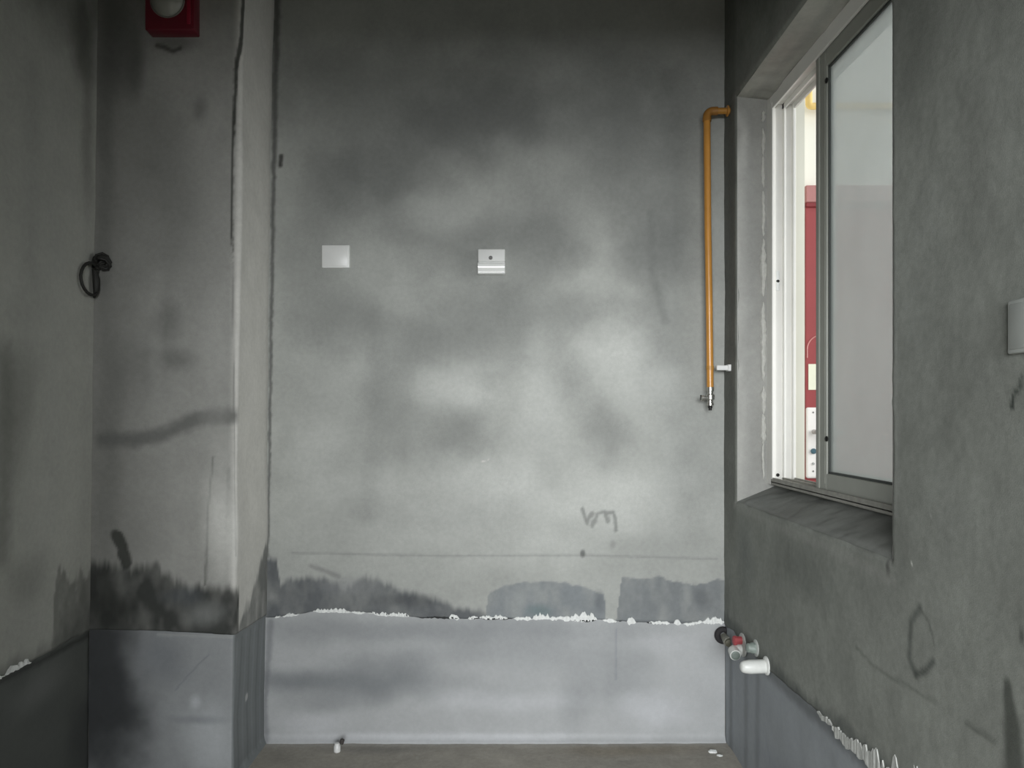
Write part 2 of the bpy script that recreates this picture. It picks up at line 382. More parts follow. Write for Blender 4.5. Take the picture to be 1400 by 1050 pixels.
cp = sheet('waterproof_coat', up, np.linspace(-.01, .50, 90), j_pil, pos_pil, paint_pil_low, lambda U, Z: disp_pil(U, Z)-.004+.015*np.clip(1-Z/.03, 0, 1)**2, M_coat, pl, lip=.002, anchor='bot')
cp['label'] = 'cement coating round the foot of the pillar, with shade painted on its left'
bk = bmesh.new(); box(bk, (XL-.15, YP+.02, -.1), (XP-.04, YB+.05, CEIL+.1)); obj('masonry', bk, M_back, pl)

# ------------------------------------------------------------------ left wall
def pos_left(U, Z): return XL+LEAN*(Z-EYE), U, np.ones_like(U), np.zeros_like(U)
def j_left(u): return np.interp(u, [0, 1.8, 2.05, 2.2, 2.56], [.49, .503, .508, .51, .512]) + fbm(u, u*0+.2, 14, 1, 4)*.012
def disp_left(U, Z): return fbm(U, Z*.6, 2.2, 6, 3)*.010 + fbm(U, Z, 12, 2, 3)*.0016
L_ = lambda px, py, ru, rz: (*Lf(px, py), ru, rz)
def paint_left(U, Z):
    P = Paint(U, Z, (162, 163, 157), 6); P.grad(.14, 3, 1, .35)
    dk = (86, 87, 82)
    P.blob(*L_(108, 60, .13, .24), dk, .85); P.blob(*L_(60, 0, .3, .2), dk, .5); P.blob(*L_(115, 180, .05, .35), dk, .4)
    P.line(pts(Lf, (5, 480), (8, 640), (4, 760)), .05, (100, 102, 97), .5, .95)
    P.line(pts(Lf, (72, 300), (76, 500), (70, 700)), .05, (164, 165, 160), .4, .95)
    P.line(pts(Lf, (35, 100), (38, 420)), .06, (152, 153, 148), .35, .95)
    P.line(pts(Lf, (118, 250), (120, 720)), .04, (158, 159, 154), .35, .95)
    P.blob(*L_(20, 560, .12, .22), (112, 113, 108), .5); P.blob(*L_(40, 790, .14, .10), (104, 105, 101), .4)
    P.below([Lf(74, 900), Lf(78, 790), Lf(84, 768), Lf(92, 786), Lf(104, 790), Lf(127, 780)], .4, (92, 94, 90), .75, .02, .05, 60)
    P.below([Lf(-40, 950), Lf(0, 905), Lf(60, 880), Lf(90, 862), Lf(127, 820), (2.6, .66)], .4, (88, 90, 87), .6, .04, .03, 30)
    return P
def paint_left_low(U, Z):
    P = Paint(U, Z, (90, 93, 90), 1); P.grad(.16, 4, 3)
    P.blob(*L_(128, 1000, .16, .3), (70, 72, 72), .7); P.blob(*L_(60, 940, .2, .08), (122, 124, 122), .5)
    P.line(pts(Lf, (0, 935), (60, 905), (128, 868)), .012, (56, 58, 56), .8, .8)  # painted shadow line under the plaster lip
    return P
ul = np.arange(-.16, 2.556, .009)
wl = sheet('wall_left', ul, np.linspace(.505, CEIL+.02, 230), j_left, pos_left, paint_left, disp_left, M_plaster, None, 'structure', lip=.008)
cl = sheet('waterproof_coat', ul, np.linspace(-.01, .505, 60), j_left, pos_left, paint_left_low, lambda U, Z: disp_left(U, Z)-.007, M_coat, wl, anchor='bot')
cl['label'] = 'dark cement coating along the bottom of the left wall'
bk = bmesh.new(); box(bk, (XL-.25, -.35, -.1), (XL-.035, YB+.1, CEIL+.1)); obj('masonry', bk, M_back, wl)
ragged('torn_plaster_edge', [(Lf(-30, 0)[0], Lf(8, 0)[0], .010, .003), (Lf(10, 0)[0], Lf(44, 0)[0], .014, .004)], j_left, pos_left, .002, .006, M_torn, wl, .006, 9, 'pale chips of plaster at the joint')

# ------------------------------------------------------------------ right wall with the window opening
WY0, WY1, WZ0, WZ1 = 1.632, 2.722, .915, 2.35
def pos_right(U, Z): return np.full_like(U, XR), U, -np.ones_like(U), np.zeros_like(U)
def j_right(u): return np.interp(u, [0, 1.4, 1.8, 2.1, 2.4, 2.88], [.43, .435, .44, .44, .43, .445]) + fbm(u, u*0+.9, 12, 4, 4)*.012
def disp_right(U, Z):
    d = fbm(U, Z, 2.4, 0, 3)*.006 + fbm(U, Z, 20, 6, 3)*.0012
    # worn rounded arris round the opening
    du = np.maximum(np.maximum(WY0-U, U-WY1), 0); dz = np.maximum(np.maximum(WZ0-Z, Z-WZ1), 0); e = np.hypot(du, dz)
    return d*np.clip(e/.02, 0, 1) - .007*np.clip(1-e/.016, 0, 1)**2*(1+1.2*fbm(U, Z, 20, 3, 2))
R__ = lambda px, py, ru, rz: (*Rt(px, py), ru, rz)
def paint_right(U, Z):
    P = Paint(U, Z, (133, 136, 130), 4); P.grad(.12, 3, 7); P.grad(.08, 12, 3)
    dk = (84, 87, 82)
    # corner strip between opening and end wall, and the area over the opening
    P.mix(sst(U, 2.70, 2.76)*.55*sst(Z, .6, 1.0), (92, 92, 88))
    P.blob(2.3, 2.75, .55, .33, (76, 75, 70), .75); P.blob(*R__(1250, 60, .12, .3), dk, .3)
    P.blob(*R__(1260, 400, .14, .3), (136, 139, 134), .4); P.blob(*R__(1330, 250, .1, .2), (106, 108, 103), .5)
    P.blob(*R__(1300, 700, .14, .12), (134, 137, 132), .4); P.blob(*R__(1100, 780, .3, .12), (104, 108, 103), .5)
    P.blob(*R__(1020, 760, .12, .2), (110, 114, 112), .5)
    P.line(pts(Rt, (1225, 0), (1222, 400), (1226, 700)), .02, (142, 144, 140), .35, .9)
    P.blob(1.628, .945, .012, .05, (168, 170, 165), .7, warp=1.2); P.blob(1.634, .90, .012, .03, (70, 71, 68), .8, warp=1)
    # smudged ring, scuffs and damp strip
    P.line(pts(Rt, (1258, 832), (1246, 850), (1243, 900), (1252, 922)), .012, (84, 88, 84), .75, .95, .1)
    P.line(pts(Rt, (1258, 832), (1270, 850), (1277, 880)), .005, (92, 95, 90), .5, .8)
    P.line(pts(Rt, (1252, 922), (1266, 918), (1276, 904)), .010, (74, 78, 74), .8, .95, .1)
    P.line(pts(Rt, (1170, 884), (1195, 912), (1230, 932), (1280, 960)), .006, (92, 95, 90), .45, .9)
    P.line(pts(Rt, (1320, 988), (1360, 1014)), .006, (84, 87, 82), .6, .8)
    P.line(pts(Rt, (1378, 935), (1384, 1000), (1386, 1060)), [.012, .028, .034], (70, 73, 68), .8, .6)
    P.line(pts(Rt, (1398, 515), (1392, 535), (1383, 556)), .006, (58, 66, 60), .8, .8, 1.5); P.blob(*R__(1386, 549, .006, .012), (44, 50, 46), .9, .5)
    P.blob(*R__(1397, 870, .008, .02), (66, 70, 66), .8)
    for x, y in ((1120, 816), (1275, 705), (1248, 772)): P.blob(*R__(x, y, .0035, .0035), (205, 206, 200), .9, .4)
    P.below([(1.2, .46), Rt(1205, 1030), Rt(1150, 975), Rt(1105, 950), Rt(1060, 905), (2.9, .50)], .3, (82, 86, 84), .8, .03, .02)
    # greyish scraped patches round the opening's lower rim
    P.line([(2.74, .90), (2.3, .885), (1.9, .885), (1.62, .87)], .018, (148, 149, 144), .4, .9)
    P.blob(*R__(1222, 725, .02, .06), (142, 145, 140), .7, warp=.9)
    P.blob(*R__(1020, 90, .12, .08), (122, 121, 116), .5); P.line([(2.75, 2.36), (2.3, 2.385), (1.9, 2.39)], .016, (136, 136, 131), .6, .8, .8)
    return P
def paint_right_low(U, Z):
    P = Paint(U, Z, (146, 151, 155), 6); P.grad(.10, 4, 5, .5)
    P.line([(1.2, .43), (2.0, .425), (2.5, .42)], .03, (76, 80, 80), .6, .9)
    for u, a in ((2.80, .5), (2.62, .4), (2.5, .35)): P.line([(u, .4), (u+.01, .0)], .03, (92, 95, 96), a, .9)
    P.blob(2.2, .12, .35, .14, (112, 117, 126), .6)
    return P
ur = np.unique(np.round(np.concatenate((np.arange(-.16, 1.0, .012), np.arange(1.0, WY0, .0055), [WY0], np.arange(WY0+.006, WY1, .009), [WY1], np.arange(WY1+.004, YB+.005, .005))), 5))
zr = np.unique(np.round(np.concatenate((np.arange(.44, .89, .007), np.arange(.89, WZ0, .004), [WZ0], np.arange(WZ0+.007, WZ1, .008), [WZ1], np.arange(WZ1+.004, 2.40, .004), np.arange(2.405, CEIL+.03, .009))), 5))
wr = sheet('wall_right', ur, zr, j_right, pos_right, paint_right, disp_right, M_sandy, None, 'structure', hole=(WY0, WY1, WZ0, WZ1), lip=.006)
cr = sheet('waterproof_coat', ur, np.linspace(-.01, .44, 60), j_right, pos_right, paint_right_low, lambda U, Z: disp_right(U, Z)*.8-.005, M_coat, wr, anchor='bot')
cr['label'] = 'blue-grey cement coating along the bottom of the right wall'
bm = bmesh.new()
X0, X1 = XR+.022, XR+.20
box(bm, (X0, -.35, -.1), (X1, WY0-.012, CEIL+.1)); box(bm, (X0, WY1+.012, -.1), (X1, YB+.01, CEIL+.1))
box(bm, (X0, WY0-.012, -.1), (X1, WY1+.012, WZ0-.03)); box(bm, (X0, WY0-.012, WZ1+.012), (X1, WY1+.012, CEIL+.1))
obj('masonry', bm, M_back, wr)
rr = [(*sorted((Rt(a, 0)[0], Rt(b, 0)[0])), hu, hd) for a, b, hu, hd in ((1118, 1138, .014, .008), (1138, 1166, .020, .022), (1162, 1182, .030, .014), (1178, 1206, .055, .012), (1204, 1222, .050, .016), (1218, 1250, .080, .014), (1240, 1276, .095, .012), (1268, 1300, .110, .010))]
ragged('torn_plaster_edge', rr, j_right, pos_right, .001, .0022, mat('torn_grey_plaster', (182, 184, 180), .85, noise=.18, nscale=60, bump=.5), wr, .006, 12, 'torn pale plaster edge over the coating', .6)

# reveal of the opening: far cheek, near cheek, head, sloping sill, uneven like hand-trowelled plaster
def reveal(name, A, Bv, Cv, Dv, nu, nv, base, seed, amp, parent, extra=None):
    A, Bv, Cv, Dv = [np.array(q, float) for q in (A, Bv, Cv, Dv)]
    s = np.linspace(0, 1, nu)[:, None, None]; t = np.linspace(0, 1, nv)[None, :, None]
    P0 = (A*(1-s)+Bv*s)*(1-t) + (Dv*(1-s)+Cv*s)*t
    n = np.cross(Bv-A, Dv-A); n /= np.linalg.norm(n)
    a = np.linalg.norm(Bv-A); b = np.linalg.norm(Dv-A); Ug = (s[..., 0]*a+t[..., 0]*0); Vg = (t[..., 0]*b+s[..., 0]*0)
    edge = np.minimum(1, np.minimum(s[..., 0], 1-s[..., 0])*a/.02)*np.minimum(1, np.minimum(t[..., 0], 1-t[..., 0])*b/.012)
    P0 = P0 + n*(fbm(Ug+seed, Vg, 7, seed, 4)*amp*edge)[..., None]
    pt = Paint(Ug, Vg, base, seed); pt.grad(.16, 9, seed)
    if extra: extra(pt, a, b)
    me = bpy.data.meshes.new(name); co = P0.reshape(-1, 3); idx = np.arange(nu*nv).reshape(nu, nv)
    q = np.stack((idx[:-1, :-1], idx[1:, :-1], idx[1:, 1:], idx[:-1, 1:]), -1).reshape(-1, 4)
    me.from_pydata(co.tolist(), [], q.tolist()); me.polygons.foreach_set('use_smooth', [True]*len(q)); me.update()
    at = me.attributes.new('stain_shade', 'FLOAT_COLOR', 'POINT')
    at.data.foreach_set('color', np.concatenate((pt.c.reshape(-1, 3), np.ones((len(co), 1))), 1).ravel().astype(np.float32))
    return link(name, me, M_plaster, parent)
XF0, XF1 = .930, 1.012          # window frame, room side and outer side
XI = XR+.004
def ex_head(p, a, b): p.line([(.1, b*.35), (a*.6, b*.4), (a, b*.3)], .02, (150, 150, 146), .5, .9)
def ex_sill(p, a, b):
    p.blob(a*.86, b*.75, .2, .05, (60, 61, 58), .5); p.line([(0, .006), (a, .008)], .008, (140, 141, 137), .6, .9)
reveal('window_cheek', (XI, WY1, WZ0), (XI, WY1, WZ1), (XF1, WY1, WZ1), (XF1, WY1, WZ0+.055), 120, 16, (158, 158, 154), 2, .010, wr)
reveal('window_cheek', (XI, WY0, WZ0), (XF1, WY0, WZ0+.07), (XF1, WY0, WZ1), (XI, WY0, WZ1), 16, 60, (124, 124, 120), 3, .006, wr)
reveal('window_head', (XI, WY0, WZ1), (XI, WY1, WZ1), (XF1, WY1, WZ1-.020), (XF1, WY0, WZ1-.020), 100, 16, (176, 176, 169), 4, .016, wr, ex_head)  # head lightened in colour for light bounced off the sill
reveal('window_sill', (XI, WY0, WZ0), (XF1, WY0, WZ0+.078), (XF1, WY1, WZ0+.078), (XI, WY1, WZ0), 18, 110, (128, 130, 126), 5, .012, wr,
       lambda p, a, b: (p.blob(a*.5, b*.12, .05, .16, (60, 61, 58), .5), p.line([(.008, 0), (.010, b)], .009, (138, 140, 136), .6, .9)))  # dark blob paints the shadow over the near end of the sill
# foamed sealant: ragged white bead up the far cheek beside the frame
bm = bmesh.new(); rnd = random.Random(8)
z = .995; segs = []
while z < 2.30:
    L = .08+rnd.random()*.2; segs.append((z, min(2.30, z+L))); z += L+(.02 if rnd.random() < .35 else 0)
for z0, z1 in segs:
    n = max(6, int((z1-z0)/.012)); P_ = []; Rr = []
    for k in range(n+1):
        zz = z0+(z1-z0)*k/n; e = math.sin(PI*min(1, max(0, k/n)))**.4
        thin = .35 if zz < 1.12 else .6 if zz > 1.8 else 1
        P_.append((XF0-.012-.004*rnd.random(), WY1-.002+.002*rnd.random(), zz)); Rr.append((.0015+(.005+.006*rnd.random())*thin)*max(.15, e))
    tube(bm, P_, Rr, 8)
sealant = obj('foam_sealant', bm, mat('dry_foam_sealant', (196, 196, 190), .9, noise=.12, nscale=90, bump=.5), wr, smooth=True)
sealant['label'] = 'ragged white bead of foam sealant beside the window frame'

# ------------------------------------------------------------------ the sliding window
fz0, fz1 = .978, 2.340
win = bpy.data.objects.new('window_1', None); C.objects.link(win); win.location = (XF0, (WY0+WY1)/2, fz0); win['kind'] = 'structure'
bm = bmesh.new(); ft = .036
yA, yB = WY0-.010, WY1+.006; ft = .044
box(bm, (XF0, yB-ft, fz0), (XF1, yB, fz1), .002, 1); box(bm, (XF0, yA, fz0), (XF1, yA+ft, fz1), .002, 1)
obj('frame_jamb', bm, M_pvc, win)
bm = bmesh.new()
for x0, x1 in ((XF0-.001, XF0+.010), (XF0+.040, XF0+.047), (XF1-.010, XF1)):     # lips of the tracks on the jamb
    box(bm, (x0, yB-ft-.016, fz0+.02), (x1, yB-ft+.004, fz1-.03), .0015, 1)
obj('track_lip', bm, M_pvc, win)
bm = bmesh.new(); box(bm, (XF0, yA+ft-.001, fz1-.034), (XF1, yB-ft+.001, fz1), .002, 1)
for x0, x1 in ((XF0, XF0+.008), (XF0+.040, XF0+.047), (XF1-.008, XF1)): box(bm, (x0, yA+ft-.001, fz1-.052), (x1, yB-ft+.001, fz1-.030), .001, 1)
obj('frame_head', bm, M_pvc, win)
bm = bmesh.new(); box(bm, (XF0, yA+ft-.001, fz0), (XF1, yB-ft+.001, fz0+.014), .002, 1)
for x0, x1 in ((XF0, XF0+.006), (XF0+.040, XF0+.046), (XF1-.006, XF1)): box(bm, (x0, yA+ft-.001, fz0+.008), (x1, yB-ft+.001, fz0+.026), .001, 1)
obj('frame_sill', bm, mat('dusty_pvc_track', (150, 149, 142), .7, noise=.18, nscale=40), win)

def pane_mat(name, clear, film):
    m = bpy.data.materials.new(name); m.use_nodes = True; nt = m.node_tree; nt.nodes.remove(nt.nodes['Principled BSDF']); out = nt.nodes['Material Output']
    tr = nt.nodes.new('ShaderNodeBsdfTransparent'); gl = nt.nodes.new('ShaderNodeBsdfGlossy'); gl.inputs['Roughness'].default_value = .06 if not film else .22
    gl.inputs['Color'].default_value = (.9, .93, .92, 1)
    lw = nt.nodes.new('ShaderNodeLayerWeight'); lw.inputs[0].default_value = .5
    pw = nt.nodes.new('ShaderNodeMath'); pw.operation = 'POWER'; pw.inputs[1].default_value = 5; nt.links.new(lw.outputs['Facing'], pw.inputs[0])
    fr = nt.nodes.new('ShaderNodeMath'); fr.operation = 'MULTIPLY_ADD'; fr.inputs[1].default_value = .9; fr.inputs[2].default_value = .03; nt.links.new(pw.outputs[0], fr.inputs[0])
    last = tr
    if film:
        tl = nt.nodes.new('ShaderNodeBsdfTranslucent'); df = nt.nodes.new('ShaderNodeBsdfDiffuse')
        no = nt.nodes.new('ShaderNodeTexNoise'); no.inputs['Scale'].default_value = 6; tc = nt.nodes.new('ShaderNodeTexCoord')
        mr = nt.nodes.new('ShaderNodeMapRange'); mr.inputs[3].default_value = .35; mr.inputs[4].default_value = .41
        nt.links.new(tc.outputs['Object'], no.inputs['Vector']); nt.links.new(no.outputs['Fac'], mr.inputs[0])
        tn = nt.nodes.new('ShaderNodeVectorMath'); tn.operation = 'SCALE'; tn.inputs[0].default_value = (.93, 1, .97); nt.links.new(mr.outputs[0], tn.inputs['Scale']); nt.links.new(tn.outputs[0], tl.inputs['Color']); df.inputs['Color'].default_value = (.62, .64, .63, 1)
        a = nt.nodes.new('ShaderNodeMixShader'); a.inputs[0].default_value = .15; nt.links.new(tl.outputs[0], a.inputs[1]); nt.links.new(df.outputs[0], a.inputs[2])
        b = nt.nodes.new('ShaderNodeMixShader'); b.inputs[0].default_value = film; nt.links.new(tr.outputs[0], b.inputs[1]); nt.links.new(a.outputs[0], b.inputs[2]); last = b
    c = nt.nodes.new('ShaderNodeMixShader'); nt.links.new(fr.outputs[0], c.inputs[0]); nt.links.new(last.outputs[0], c.inputs[1]); nt.links.new(gl.outputs[0], c.inputs[2])
    nt.links.new(c.outputs[0], out.inputs['Surface']); return m
M_film = pane_mat('glass_under_protective_film', 1, .62)
M_clear = pane_mat('clear_glass', 1, 0)
M_gasket = mat('grey_rubber_gasket', (70, 74, 72), .7)
M_sash = mat('shaded_white_sash_profile', (152, 154, 146), .42, noise=.05, nscale=18)  # white PVC greyed in colour for the shade on the sashes

def sash(name, x0, x1, y0, y1, z0, z1, glass, stile=.078, rail=.050):
    s = bpy.data.objects.new(name, None); C.objects.link(s); s.parent = win; s.location = (0, 0, 0)
    s.matrix_parent_inverse = Matrix.Translation(win.location).inverted(); s.location = ((x0+x1)/2, (y0+y1)/2, z0)
    def put(nm, bm, m):
        o = obj(nm, bm, m); o.parent = s; o.matrix_parent_inverse = Matrix.Translation(s.location).inverted(); return o
    for a, b in ((y0, y0+stile), (y1-stile, y1)):
        bm = bmesh.new(); box(bm, (x0, a, z0), (x1, b, z1), .003, 2)
        g0, g1 = (b-.012, b-.008) if a == y0 else (a+.008, a+.012)
        box(bm, (x0-.0015, g0, z0+.02), (x0+.002, g1, z1-.02))
        box(bm, (x0-.004, (a+b)/2+.006, z0+.003), (x0+.002, (a+b)/2+.022, z1-.003), .001, 1)
        put('stile', bm, M_sash)
    for a, b in ((z0, z0+rail), (z1-rail*1.25, z1)):
        bm = bmesh.new(); box(bm, (x0, y0+stile, a), (x1, y1-stile, b), .002, 1)
        put('rail', bm, M_sash)
    bm = bmesh.new(); yi0, yi1, zi0, zi1 = y0+stile, y1-stile, z0+rail, z1-rail*1.25; xm = (x0+x1)/2
    for q in (((xm-.008, yi0, zi0), (xm+.008, yi0+.006, zi1)), ((xm-.008, yi1-.006, zi0), (xm+.008, yi1, zi1)), ((xm-.008, yi0, zi0), (xm+.008, yi1, zi0+.006)), ((xm-.008, yi0, zi1-.006), (xm+.008, yi1, zi1))):
        box(bm, *q)
    put('gasket', bm, M_gasket)
    bm = bmesh.new(); box(bm, (xm-.0025, yi0+.002, zi0+.002), (xm+.0025, yi1-.002, zi1-.002)); put('pane', bm, glass)
    return s, put
sz0, sz1 = fz0+.022, fz1-.036
s1, put1 = sash('inner_sash', XF0+.010, XF0+.037, 1.660, 2.322, sz0, sz1, M_film)
s2, put2 = sash('outer_sash', XF0+.050, XF0+.077, 1.660, 2.408, sz0, sz1, M_clear)
M_dark = mat('blackened_steel', (36, 36, 34), .5, .6)
for zz in (2.196, 1.152):
    bm = bmesh.new(); lathe(bm, [(.004, 0), (.008, .001), (.008, .004), (.005, .006)], (XF0+.010, 2.237, zz), (-1, 0, 0), 14); put1('drain_plug', bm, M_dark)
for zz, yy in ((1.689, yB-ft), (1.012, yB-ft)):
    bm = bmesh.new(); lathe(bm, [(.006, 0), (.006, .003), (.004, .005)], (XF0+.024, yy, zz), (0, -1, 0), 14); obj('screw', bm, M_dark, win)
bm = bmesh.new(); box(bm, (XF0+.018, yB-ft-.004, 1.655), (XF0+.030, yB-ft+.002, 1.725), .002, 1); obj('striker_plate', bm, M_white, win)

# ------------------------------------------------------------------ floor, ceiling, doorway wall and the room behind the camera
def slab(name, a, b, m, kind='structure', parent=None):
    bm = bmesh.new(); box(bm, a, b); return obj(name, bm, m, parent, kind)
M_floor = mat('dusty_screed_floor', (132, 128, 118), .9, noise=.16, nscale=7, bump=.5)
uf = np.arange(-.95, .83, .012); 
def pos_floor(U, Z): return U, Z, np.zeros_like(U), np.zeros_like(U)
def floor_sheet():
    xs = np.linspace(XL-.03, XR+.02, 150); ys = np.linspace(-.4, YB+.015, 220); X, Y = np.meshgrid(xs, ys)
    h = fbm(X, Y, 3, 4, 3)*.004 + fbm(X, Y, 25, 2, 3)*.0016
    P = Paint(X, Y, (140, 136, 128), 5); P.grad(.14, 3, 6); P.grad(.10, 14, 2)
    P.blob(.45, 2.8, .35, .07, (120, 112, 98), .6); P.blob(-.5, 2.8, .3, .06, (112, 110, 106), .6); P.blob(.1, 2.84, .3, .04, (150, 146, 138), .6)
    P.c *= 1.35; P.line([(-.88, 2.84), (.8, 2.855)], .02, (176, 174, 170), .45, .9)
    me = bpy.data.meshes.new('floor'); nr, nc = X.shape; idx = np.arange(nr*nc).reshape(nr, nc)
    q = np.stack((idx[:-1, :-1], idx[:-1, 1:], idx[1:, 1:], idx[1:, :-1]), -1).reshape(-1, 4)
    co = np.stack((X, Y, h), -1).reshape(-1, 3); me.from_pydata(co.tolist(), [], q.tolist()); me.update()
    at = me.attributes.new('stain_shade', 'FLOAT_COLOR', 'POINT'); at.data.foreach_set('color', np.concatenate((P.c.reshape(-1, 3), np.ones((len(co), 1))), 1).ravel().astype(np.float32))
    return link('floor', me, M_sandy, None, 'structure')
fl = floor_sheet()
slab('concrete_slab', (-3.2, -4.2, -.12), (1.02, YB+.1, -.008), M_floor, None, fl)
ce = slab('ceiling', (-3.2, -4.2, CEIL), (1.02, YB+.1, CEIL+.15), mat('bare_ceiling', (112, 111, 106), .95, noise=.12, nscale=5))
M_room = mat('room_plaster', (126, 126, 122), .9, noise=.1, nscale=4)
DX0, DX1, DZ = -.47, .84, 1.93
bm = bmesh.new(); box(bm, (-3.2, -.36, -.05), (DX0, -.16, CEIL+.02)); box(bm, (DX1, -.36, -.05), (1.02, -.16, CEIL+.02)); box(bm, (DX0, -.36, DZ), (DX1, -.16, CEIL+.02))
obj('wall_doorway', bm, M_room, None, 'structure')
bm = bmesh.new(); box(bm, (-3.35, -4.2, -.05), (-3.15, -.3, CEIL+.02)); box(bm, (3.0, -4.2, -.05), (3.2, -.36, CEIL+.02)); box(bm, (1.02, -.36, -.05), (3.2, -.16, CEIL+.02)); box(bm, (1.02, -4.2, -.10), (3.2, -.36, -.006)); box(bm, (1.02, -4.2, CEIL), (3.2, -.36, CEIL+.1))
obj('wall_living_room', bm, M_room, None, 'structure')
bm = bmesh.new(); b0, b1, h0, h1 = -2.45, 2.45, .70, 2.5
box(bm, (-3.35, -4.1, -.05), (b0, -3.9, CEIL+.02)); box(bm, (b1, -4.1, -.05), (3.2, -3.9, CEIL+.02)); box(bm, (b0, -4.1, -.05), (b1, -3.9, h0)); box(bm, (b0, -4.1, h1), (b1, -3.9, CEIL+.02))
obj('wall_balcony', bm, M_room, None, 'structure')

# ------------------------------------------------------------------ walkway outside the window, with the neighbouring entrance door
YE = 3.10
M_ext = mat('cream_white_wall_paint', (236, 235, 226), .8, noise=.03, nscale=3)
ew = slab('wall_walkway', (1.02, YE, -.1), (3.6, YE+.2, 3.0), M_ext)
slab('pilaster', (1.021, 2.985, -.05), (1.166, YE, 2.99), mat('cream_pilaster_paint', (222, 221, 208), .8, noise=.04, nscale=4), None, ew)
slab('floor_walkway', (1.02, -.16, -.12), (3.6, YE+.2, -.01), mat('walkway_concrete', (150, 150, 146), .9, noise=.1))
door = bpy.data.objects.new('door_1', None); C.objects.link(door); door.location = (1.65, YE-.02, 0); door['kind'] = 'structure'
door['label'] = 'maroon entrance door seen through the open half of the window'
M_mar = mat('maroon_steel_door_paint', (150, 66, 68), .42, noise=.05, nscale=10)
M_mar2 = mat('pale_maroon_lintel', (176, 122, 120), .5, noise=.05)
M_mar3 = mat('deep_maroon_frame', (128, 44, 48), .45)
dx0, dx1, dzt = 1.197, 2.12, 2.115
bm = bmesh.new(); box(bm, (dx0+.004, YE-.035, .01), (dx1-.03, YE-.002, 2.055), .002, 1)
obj('door_leaf', bm, M_mar, door)
bm = bmesh.new(); box(bm, (dx0, YE-.05, 2.068), (dx1, YE, dzt+.02), .003, 1); obj('door_lintel', bm, M_mar2, door)
bm = bmesh.new(); box(bm, (dx0+.003, YE-.046, 2.050), (dx1, YE, 2.068), .002, 1); obj('door_head', bm, M_mar3, door)
bm = bmesh.new(); box(bm, (dx1-.05, YE-.05, 0), (dx1, YE, 2.05), .003, 1); obj('door_jamb', bm, M_mar3, door)
bm = bmesh.new()                                                  # pressed arch moulding in the leaf
tube(bm, arc((1.262, YE-.036, 1.485), .055, PI, PI*.42, (1, 0, 0), (0, 0, 1), 10), .0028, 8)
tube(bm, [(1.207, YE-.036, 1.485), (1.207, YE-.036, 1.45)], .0022, 8)
o = obj('leaf_moulding', bm, mat('worn_pink_edge', (196, 132, 130), .4), door); o['label'] = 'thin curved line pressed in the door'
bm = bmesh.new(); box(bm, (1.2115, YE-.0375, 1.322), (1.268, YE-.0345, 1.425), .0008, 1); o = obj('paper_notice', bm, mat('cream_paper', (232, 234, 214), .7, noise=.03), door); o['label'] = 'cream paper square stuck on the door'
bm = bmesh.new(); box(bm, (1.2005, YE-.046, .970), (1.258, YE-.034, 1.252), .008, 3); hp = obj('handle_plate', bm, mat('white_enamelled_plate', (240, 238, 236), .35), door); hp['label'] = 'long white lock plate'
def kid(nm, bm, m, sm=True): o = obj(nm, bm, m, None, None, sm); o.parent = hp; return o
bm = bmesh.new(); yh = YE-.046
lathe(bm, [(.009, 0), (.009, .03)], (1.229, yh, 1.155), (0, -1, 0), 16); tube(bm, [(1.222, yh-.03, 1.155), (1.245, yh-.033, 1.155), (1.27, yh-.035, 1.154), (1.33, yh-.035, 1.152)], [.0085, .009, .0085, .0075], 12)
kid('lever', bm, mat('satin_steel', (176, 172, 170), .35, .7))
bm = bmesh.new(); lathe(bm, [(.011, 0), (.011, .006), (.008, .009)], (1.227, yh, 1.078), (0, -1, 0), 20); kid('lock_cylinder', bm, mat('blue_grey_lock_face', (84, 116, 130), .35, .4))
bm = bmesh.new(); lathe(bm, [(.006, 0), (.005, .003)], (1.227, yh, 1.028), (0, -1, 0), 16); kid('thumb_turn', bm, mat('dull_chrome', (190, 194, 192), .4, .5))
for zz in (1.232, .998):
    bm = bmesh.new(); lathe(bm, [(.004, 0), (.003, .0015)], (1.227, yh, zz), (0, -1, 0), 12); kid('plate_screw', bm, mat('screw_steel', (150, 150, 148), .4, .6))

M_yel = mat('yellow_gas_paint', (214, 168, 92), .35, noise=.08, nscale=25)
t = thing('gas_pipe', 'pale yellow gas pipe outside, bending above the maroon door', 'pipe', (1.205, 3.06, 2.45))
bm = bmesh.new(); zc = 2.452
tube(bm, [(1.208, 3.060, 2.97), (1.212, 3.060, zc+.012)] + arc((1.224, 3.060, zc+.012), .012, PI, 1.5*PI, (1, 0, 0), (0, 0, 1), 6)[1:] + [(3.4, 3.060, zc)], .0135, 14)
o = obj('pipe_run', bm, mat('pale_yellow_gas_paint', (238, 206, 132), .4), None, None, True); o.parent = t; o.matrix_parent_inverse = Matrix.Translation(t.location).inverted()
for xx in (1.55, 2.4):
    bm = bmesh.new(); box(bm, (xx, 3.05, zc-.012), (xx+.02, YE, zc+.012), .002, 1); obj('pipe_bracket', bm, M_white, t)

